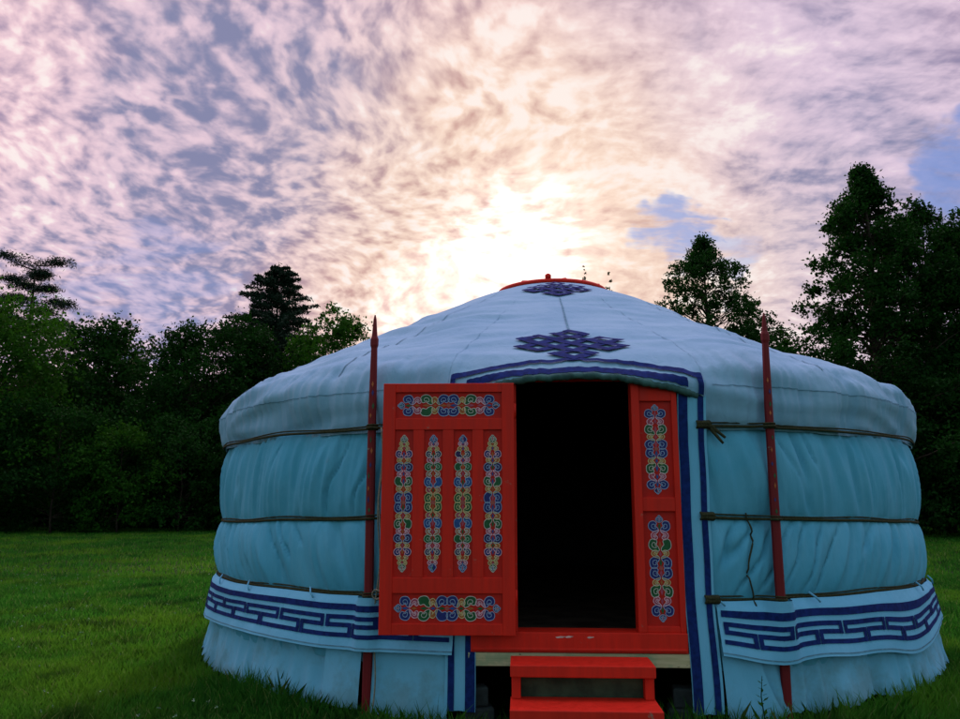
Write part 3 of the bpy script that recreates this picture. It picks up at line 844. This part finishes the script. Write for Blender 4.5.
# ------------------------------------------------------------------ plants
rng = np.random.default_rng(7)
def leaf_quads(c, ln, wd, rg, droop=0.0):
    n = len(c)
    a = rg.normal(size=(n, 3)); a[:, 2] -= droop; a /= np.linalg.norm(a, axis=1, keepdims=True)
    b = rg.normal(size=(n, 3)); b -= a * (a * b).sum(1, keepdims=True); b /= np.linalg.norm(b, axis=1, keepdims=True)
    L = ln * rg.uniform(.6, 1.3, (n, 1)); Wd = wd * rg.uniform(.6, 1.3, (n, 1))
    v = np.stack([c - a * L / 2, c + b * Wd / 2 - a * L * .08, c + a * L / 2, c - b * Wd / 2 - a * L * .08], 1)
    return v.reshape(-1, 3)
def limb_tube(mb, p0, p1, r0, r1, rr, bend=.12, seg=6):
    p0, p1 = Vector(p0), Vector(p1); ln = (p1 - p0).length
    pts = []
    for i in range(6):
        f = i / 5; p = p0.lerp(p1, f)
        if 0 < i < 5: p += Vector((rr.uniform(-1, 1), rr.uniform(-1, 1), rr.uniform(-.3, 1))) * ln * bend * .4
        pts.append(p)
    mb.tube(pts, [lerp(r0, r1, i / 5) for i in range(6)], seg)
def tree(name, label, loc, h, w, env, seed, leafm='leaf', nclump=46, leaves=20000, leaf=.17, base=.08, spread=.20, fringe=.12, group=None, cat='tree', trunk_r=None, flat=.75):
    rg = np.random.default_rng(seed); rr = random.Random(seed)
    o = thing(name, label, cat, (loc[0], loc[1], 0), rr.uniform(0, 6.28) * 0, group)
    tr = trunk_r or .016 * h
    mb = MB()
    top = Vector((rr.uniform(-.008, .008) * w, 0, h * .93))
    limb_tube(mb, (0, 0, -.1), top, tr, tr * .12, rr, .03, 9)
    cs = []; rs = []
    for i in range(nclump):
        t_ = base + (1 - base) * ((i + rr.random()) / nclump) ** .92
        e = env(t_) * w / 2; a = rr.uniform(0, 2 * math.pi)
        rad = e * math.sqrt(rr.uniform(.12, 1.0)); cr = spread * w * rr.uniform(.55, 1.2) * (.50 + .50 * min(1, env(t_)))
        cz = h * t_ - cr * .6 * (t_ > .9)
        p = Vector((rad * math.cos(a), rad * math.sin(a), cz)); cs.append(p); rs.append(cr)
        zs_ = max(.12 * h, cz - rad * rr.uniform(.25, .8)); f = min(zs_ / (h * .93), 1)
        limb_tube(mb, (top.x * f, 0, zs_), p, tr * .34 * (1 - f * .75), tr * .05, rr, .12, 5)
    mb.build('trunk', [M['bark']], o)
    cs = np.array(cs); rs = np.array(rs)
    pr_ = rs ** 2 / (rs ** 2).sum(); idx = rg.choice(len(cs), size=leaves, p=pr_)
    dv = rg.normal(size=(leaves, 3)); dv /= np.linalg.norm(dv, axis=1, keepdims=True)
    # twig sub-clusters give each clump a ragged edge
    nsub = 26
    sub = rg.normal(size=(len(cs), nsub, 3)); sub /= np.linalg.norm(sub, axis=2, keepdims=True); sub *= rg.uniform(.35, 1.12, (len(cs), nsub, 1))
    k = rg.integers(0, nsub, leaves)
    pts = cs[idx] + (sub[idx, k] * np.array([1, 1, flat]) + dv * np.array([1, 1, .8]) * (rg.uniform(.02, .34, (leaves, 1)))) * rs[idx][:, None]
    fr = rg.random(leaves) < fringe
    pts[fr] = cs[idx[fr]] + dv[fr] * rs[idx[fr]][:, None] * rg.uniform(.85, 1.35, (fr.sum(), 1))
    pts[:, 2] = np.maximum(pts[:, 2], .15)
    np_mesh('crown', leaf_quads(pts, leaf, leaf * .62, rg, .3), 4, M[leafm], o)
    return o
rnd_env = lambda t_: math.sqrt(max(.05, 1 - ((t_ - .48) / .56) ** 2))
dome_env = lambda t_: min(1, 1.15 * math.sqrt(max(.02, 1 - t_ ** 2.2))) * (.75 + .25 * min(1, t_ * 4))
cone_env = lambda t_: max(.07, (1 - t_) ** .72 * (.8 + .35 * min(1, t_ * 5)))
spire_env = lambda t_: max(.035, (1 - t_) ** .9) * (.88 + .12 * math.sin(t_ * 31))
head_env = lambda t_: max(.05, min(1, (1 - t_) ** .62 * 1.15))
tower_env = lambda t_: max(.08, min(1, (1 - t_) ** .62 * 1.25)) * (.85 + .15 * math.sin(t_ * 22))
def spruce(name, label, loc, h, w, seed, group=None):
    rg = np.random.default_rng(seed); rr = random.Random(seed)
    o = thing(name, label, 'tree', (loc[0], loc[1], 0), 0, group)
    mb = MB(); limb_tube(mb, (0, 0, -.1), (0, 0, h), .017 * h, .01, rr, .008, 8)
    P_ = []
    z = .06 * h
    while z < h * .985:
        t_ = z / h; L = w / 2 * (1 - t_) ** .8 * 1.05 + .12
        nb = 9 if t_ < .8 else 6
        for b in range(nb):
            a = rr.uniform(0, 6.283); l_ = L * rr.uniform(.55, 1.18)
            up = .25 * l_ * (t_ - .35); tip = Vector((math.cos(a) * l_, math.sin(a) * l_, z + up - .22 * l_ * (1 - t_)))
            mb.tube([(0, 0, z), tuple(tip)], [.02 * (1 - t_) + .006, .004], 4)
            m2 = int(110 + 260 * l_ / (w / 2))
            f = rg.uniform(.08, 1, m2) ** .8
            q = np.array([0, 0, z]) + f[:, None] * (np.array(tip) - np.array([0, 0, z]))
            q += rg.normal(size=(m2, 3)) * np.array([.20, .20, .15]) * (1.15 - f[:, None] * .7) * (.5 + l_ / w)
            q[:, 2] -= .08 * f
            P_.append(q)
        z += h * .018 * rr.uniform(.8, 1.3) * (1.25 - .5 * t_)
    mb.build('trunk', [M['bark']], o)
    P_ = np.concatenate(P_)
    np_mesh('crown', leaf_quads(P_, .26, .07, rg, .25), 4, M['needle'], o)
    return o
def pine(name, label, loc, h, seed):
    rg = np.random.default_rng(seed); rr = random.Random(seed)
    o = thing(name, label, 'tree', (loc[0], loc[1], 0), 0)
    mb = MB(); limb_tube(mb, (0, 0, -.1), (.2, 0, h * .97), .02 * h, .03, rr, .012, 9)
    P_ = []
    for i in range(30):
        t_ = .46 + .53 * (i / 29); z = h * t_ * .97; a = i * 2.4 + rr.uniform(-.5, .5)
        l_ = (5.0 * (1.04 - t_) ** .42 + .25) * rr.uniform(.55, 1.15)
        p0 = Vector((.2 * t_, 0, z)); tip = p0 + Vector((math.cos(a) * l_, math.sin(a) * l_, rr.uniform(.05, .30) * l_))
        mid = p0.lerp(tip, .5) - Vector((0, 0, .12)); mb.tube([p0, mid, tip], [.05, .035, .01], 5)
        for s_ in range(12):
            f = rr.uniform(.28, 1.03); c = p0.lerp(tip, f) + Vector((rr.gauss(0, .26), rr.gauss(0, .26), rr.gauss(.06, .05)))
            m2 = 70; q = np.array(c) + rg.normal(size=(m2, 3)) * np.array([.24, .24, .11])
            P_.append(q)
    mb.build('trunk', [M['bark']], o)
    np_mesh('crown', leaf_quads(np.concatenate(P_), .24, .05, rg, -.25), 4, M['needle'], o)
    return o
def spot(px, Y, py=430): return at(px, py, Y)
def hgt(py, Y, px=480): return at(px, py, Y).z
GL, GR = 'trees along the left edge of the field', 'trees along the right edge of the field'
# left wood edge
pine('pine_tree', 'dark pine with flat layered branches at the far left, above the broadleaf trees', spot(34, 46, 256), hgt(256, 46), 11)
tree('broadleaf_tree', 'leafy green broadleaf tree at the far left in front of the tall pine', spot(-6, 33, 292), hgt(292, 33), 8.6, dome_env, 21, 'leaf_light', 80, 46000, .17, .04, group=GL)
tree('broadleaf_tree', 'dark ragged broadleaf tree between the far left pine and the gap of sky', spot(106, 38, 316), hgt(316, 38), 6.4, dome_env, 22, 'leaf', 70, 42000, .17, .03, spread=.18, group=GL)
tree('broadleaf_tree', 'dark broad tree standing right of the sky gap, left of the pointed spruce', spot(196, 37, 321), hgt(321, 37), 5.6, dome_env, 23, 'leaf', 64, 38000, .16, .03, group=GL)
tree('broadleaf_tree', 'dark round topped tree touching the left side of the pointed spruce', spot(238, 39, 313), hgt(313, 39), 5.6, dome_env, 24, 'leaf', 64, 38000, .16, .03, group=GL)
spruce('spruce_tree', 'tall dark pointed spruce rising left of the yurt roof', spot(279, 43, 262), hgt(262, 43), 15.5, 31)
tree('broadleaf_tree', 'lighter green small tree between the pointed spruce and the yurt roof', spot(333, 38, 303), hgt(303, 38), 4.4, dome_env, 25, 'leaf_light', 56, 28000, .15, .05, group=GL)
for i, (px, Y, py, w, lab) in enumerate(((60, 31.5, 400, 4.0, 'low dark bush at the wood edge below the tall pine'), (-20, 31, 395, 4.2, 'green bush cut by the left border of the picture'), (125, 32, 425, 3.6, 'mid green bush at the wood edge below the gap of sky'), (185, 33, 415, 3.8, 'dark bush at the wood edge nearest the yurt wall'), (250, 34, 400, 4.2, 'dark bush half hidden behind the left yurt wall'))):
    tree('bush', lab, spot(px, Y), hgt(py, Y), w, rnd_env, 40 + i, 'leaf' if i not in (2,) else 'leaf_light', 40, 16000, .14, .04, spread=.2, group='bushes at the foot of the left wood', cat='bush', trunk_r=.05)
# right wood edge
tree('birch_tree', 'loose airy pointed tree behind the right roof slope, left of the tall dark trees', spot(702, 41, 236), hgt(236, 41), 23.0, spire_env, 51, 'leaf', 300, 62000, .16, .12, spread=.036, fringe=.16, group=GR)
tree('broadleaf_tree', 'low dense dark tree just behind the right red pole', spot(735, 39, 312), hgt(312, 39), 5.4, dome_env, 52, 'leaf', 50, 28000, .16, .03, group=GR)
tree('broadleaf_tree', 'small wispy light leaved tree in the gap right of the right red pole', spot(789, 37, 336), hgt(336, 37), 2.6, dome_env, 53, 'leaf_light', 30, 3600, .16, .3, spread=.13, group=GR)
tree('broadleaf_tree', 'tallest dark tree at the right with a pointed crown', spot(862, 30, 164), hgt(164, 30), 14.5, spire_env, 54, 'leaf', 280, 95000, .15, .05, spread=.058, fringe=.14, group=GR)
tree('broadleaf_tree', 'dark tall tree to the right of the tallest pointed crown', spot(917, 31.5, 200), hgt(200, 31.5), 9.2, head_env, 55, 'leaf', 160, 80000, .15, .03, spread=.10, group=GR)
tree('broadleaf_tree', 'dark tree cut by the right border of the picture', spot(972, 30, 203), hgt(203, 30), 9.2, head_env, 56, 'leaf', 160, 80000, .15, .03, spread=.10, group=GR)
for i, (px, Y, py, w, lab) in enumerate(((838, 28.5, 345, 4.2, 'dark bush at the foot of the tallest right tree beside the yurt roof'), (905, 29, 360, 4.4, 'dark bush behind the right yurt wall'), (965, 28, 350, 4.6, 'dark bush filling the lower right border of the wood'))):
    tree('bush', lab, spot(px, Y), hgt(py, Y), w, dome_env, 60 + i, 'leaf', 40, 17000, .14, .03, spread=.18, group='bushes at the foot of the right wood', cat='bush', trunk_r=.05)
# treetops that just show over the crown of the yurt
tree('broadleaf_tree', 'slender treetop just peeping over the yurt crown at the sun', spot(584, 48, 264), hgt(264, 48), 2.0, cone_env, 71, 'leaf', 40, 2600, .11, .35, spread=.10)
tree('broadleaf_tree', 'faint treetop just right of the yurt crown, right of the other', spot(609, 49, 270), hgt(270, 49), 1.8, cone_env, 72, 'leaf', 40, 2400, .11, .35, spread=.10)
# the wood behind, one dark mass
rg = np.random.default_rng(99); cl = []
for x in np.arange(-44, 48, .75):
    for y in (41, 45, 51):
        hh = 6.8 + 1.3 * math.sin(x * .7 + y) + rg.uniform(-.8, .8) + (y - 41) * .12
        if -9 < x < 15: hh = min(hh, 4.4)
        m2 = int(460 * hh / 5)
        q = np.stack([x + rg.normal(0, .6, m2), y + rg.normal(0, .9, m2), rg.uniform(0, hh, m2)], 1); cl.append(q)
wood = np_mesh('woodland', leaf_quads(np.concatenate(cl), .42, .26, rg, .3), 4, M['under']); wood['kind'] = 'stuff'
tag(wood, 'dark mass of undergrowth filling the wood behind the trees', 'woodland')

# ------------------------------------------------------------------ grass
def blades(n, xr, yr, hgt_, wid, rg, mask=None):
    x = rg.uniform(*xr, n); y = rg.uniform(*yr, n)
    keep = mask(x, y); x, y = x[keep], y[keep]; n = len(x)
    rad = np.hypot(x - CX, y - CY)
    clump = .5 + .5 * np.sin(x * 3.1 + np.sin(y * 2.3) * 2) * np.sin(y * 2.7 + np.sin(x * 1.9) * 2)
    h = hgt_ * rg.uniform(.45, 1.25, n) * (.75 + .5 * clump)
    tall = np.clip(1 - (rad - 3.30) / .40, 0, 1) * (rad > 3.2)
    h *= 1 + tall * 1.1 * rg.uniform(.2, 1.4, n)
    w = wid * rg.uniform(.6, 1.3, n)
    a = rg.uniform(0, 2 * np.pi, n); ux, uy = np.cos(a) * w / 2, np.sin(a) * w / 2
    la = rg.uniform(0, 2 * np.pi, n); lean = h * rg.uniform(.1, .75, n)
    tx, ty = x + np.cos(la) * lean, y + np.sin(la) * lean
    mx_, my_ = x + np.cos(la) * lean * .35, y + np.sin(la) * lean * .35
    z0 = np.zeros(n) - .01
    v = np.stack([np.stack([x - ux, y - uy, z0], 1), np.stack([x + ux, y + uy, z0], 1), np.stack([mx_ + ux * .8, my_ + uy * .8, h * .6], 1), np.stack([tx, ty, h], 1), np.stack([mx_ - ux * .8, my_ - uy * .8, h * .6], 1)], 1)
    return v.reshape(-1, 3)
rg = np.random.default_rng(5)
def m_near(x, y):
    rad = np.hypot(x - CX, y - CY)
    fr = (np.abs(x) < .75 * y + .8)
    return (rad > 3.30 + .04 * np.sin(np.arctan2(y - CY, x - CX) * 9)) & fr
def m_far(x, y): return (np.hypot(x - CX, y - CY) > 3.4) & (np.abs(x) < .72 * y + 2)
V = [blades(330000, (-6, 7), (3.2, 7.2), .075, .0075, rg, m_near),
     blades(230000, (-10, 11), (7.2, 14), .075, .012, rg, m_far),
     blades(210000, (-26, 26), (14, 37), .085, .026, rg, m_far)]
grass = np_mesh('grass', np.concatenate(V), 5, M['grass']); grass['kind'] = 'stuff'
tag(grass, 'short green lawn grass covering the field around the yurt', 'grass')
# long tufts against the skirt
a = rg.uniform(-1.7, 1.7, 9000); rr_ = 3.34 + np.abs(rg.normal(0, .10, 9000))
a = a[(np.abs(a) > .24)]; rr_ = rr_[:len(a)]
dens = .5 + .5 * np.sin(a * 23) * np.sin(a * 9.7 + 1); keep = rg.random(len(a)) < dens; a, rr_ = a[keep], rr_[keep]
x = CX + rr_ * np.sin(a + RZ); y = CY - rr_ * np.cos(a + RZ); n = len(a)
h = rg.uniform(.05, .16, n); w = rg.uniform(.004, .007, n); la = rg.uniform(0, 6.283, n); lean = h * rg.uniform(.1, .6, n); b = rg.uniform(0, 6.283, n)
ux, uy = np.cos(b) * w, np.sin(b) * w; tx, ty = x + np.cos(la) * lean, y + np.sin(la) * lean; mx_, my_ = x + np.cos(la) * lean * .3, y + np.sin(la) * lean * .3
z0 = np.zeros(n) - .01
v = np.stack([np.stack([x - ux, y - uy, z0], 1), np.stack([x + ux, y + uy, z0], 1), np.stack([mx_ + ux * .7, my_ + uy * .7, h * .6], 1), np.stack([tx, ty, h], 1), np.stack([mx_ - ux * .7, my_ - uy * .7, h * .6], 1)], 1)
tu = np_mesh('long_grass', v.reshape(-1, 3), 5, M['grass']); tu['kind'] = 'stuff'
tag(tu, 'longer uncut grass growing against the foot of the yurt', 'grass')
# clover heads
n = 1500
x = rg.uniform(-9, 0, n); y = 4.4 + 12 * rg.random(n) ** 1.3
k = (np.hypot(x - CX, y - CY) > 3.6) & (np.sin(x * 1.3 + 1) * np.sin(y * .9) + rg.uniform(-.6, .6, n) > .2); x, y = x[k], y[k]
c = np.stack([x, y, rg.uniform(.05, .085, len(x))], 1); c = np.repeat(c, 5, 0) + rg.normal(0, .006, (len(x) * 5, 3))
cv = np_mesh('clover', leaf_quads(c, .014, .011, rg), 4, M['clover']); cv['kind'] = 'stuff'
tag(cv, 'pale clover heads scattered in the lawn left of the yurt', 'clover')
# a weed in front of the right hand flap
wl = yl(3.46 * math.sin(R_(16.6)), -3.46 * math.cos(R_(16.6)))
wd_ = thing('weed', 'small dark weed in front of the skirt flap right of the steps', 'plant', wl)
m_ = MB(); m_.tube([(0, 0, 0), (.006, 0, .12), (-.004, .01, .25), (.004, 0, .36)], [.005, .004, .003, .0015], 6); m_.build('stem', [M['leaf']], wd_)
rr = random.Random(4); m_ = MB()
for k in range(16):
    z = .10 + .25 * k / 16; a = k * 2.4; l_ = .055 * (1.2 - k / 20)
    d1 = Vector((math.cos(a), math.sin(a), .5)) * l_; sdv = Vector((-math.sin(a), math.cos(a), 0)) * l_ * .22; p = Vector((0, 0, z))
    m_.poly([p, p + d1 * .5 + sdv, p + d1, p + d1 * .5 - sdv])
m_.build('leaf_spray', [M['leaf_light']], wd_)
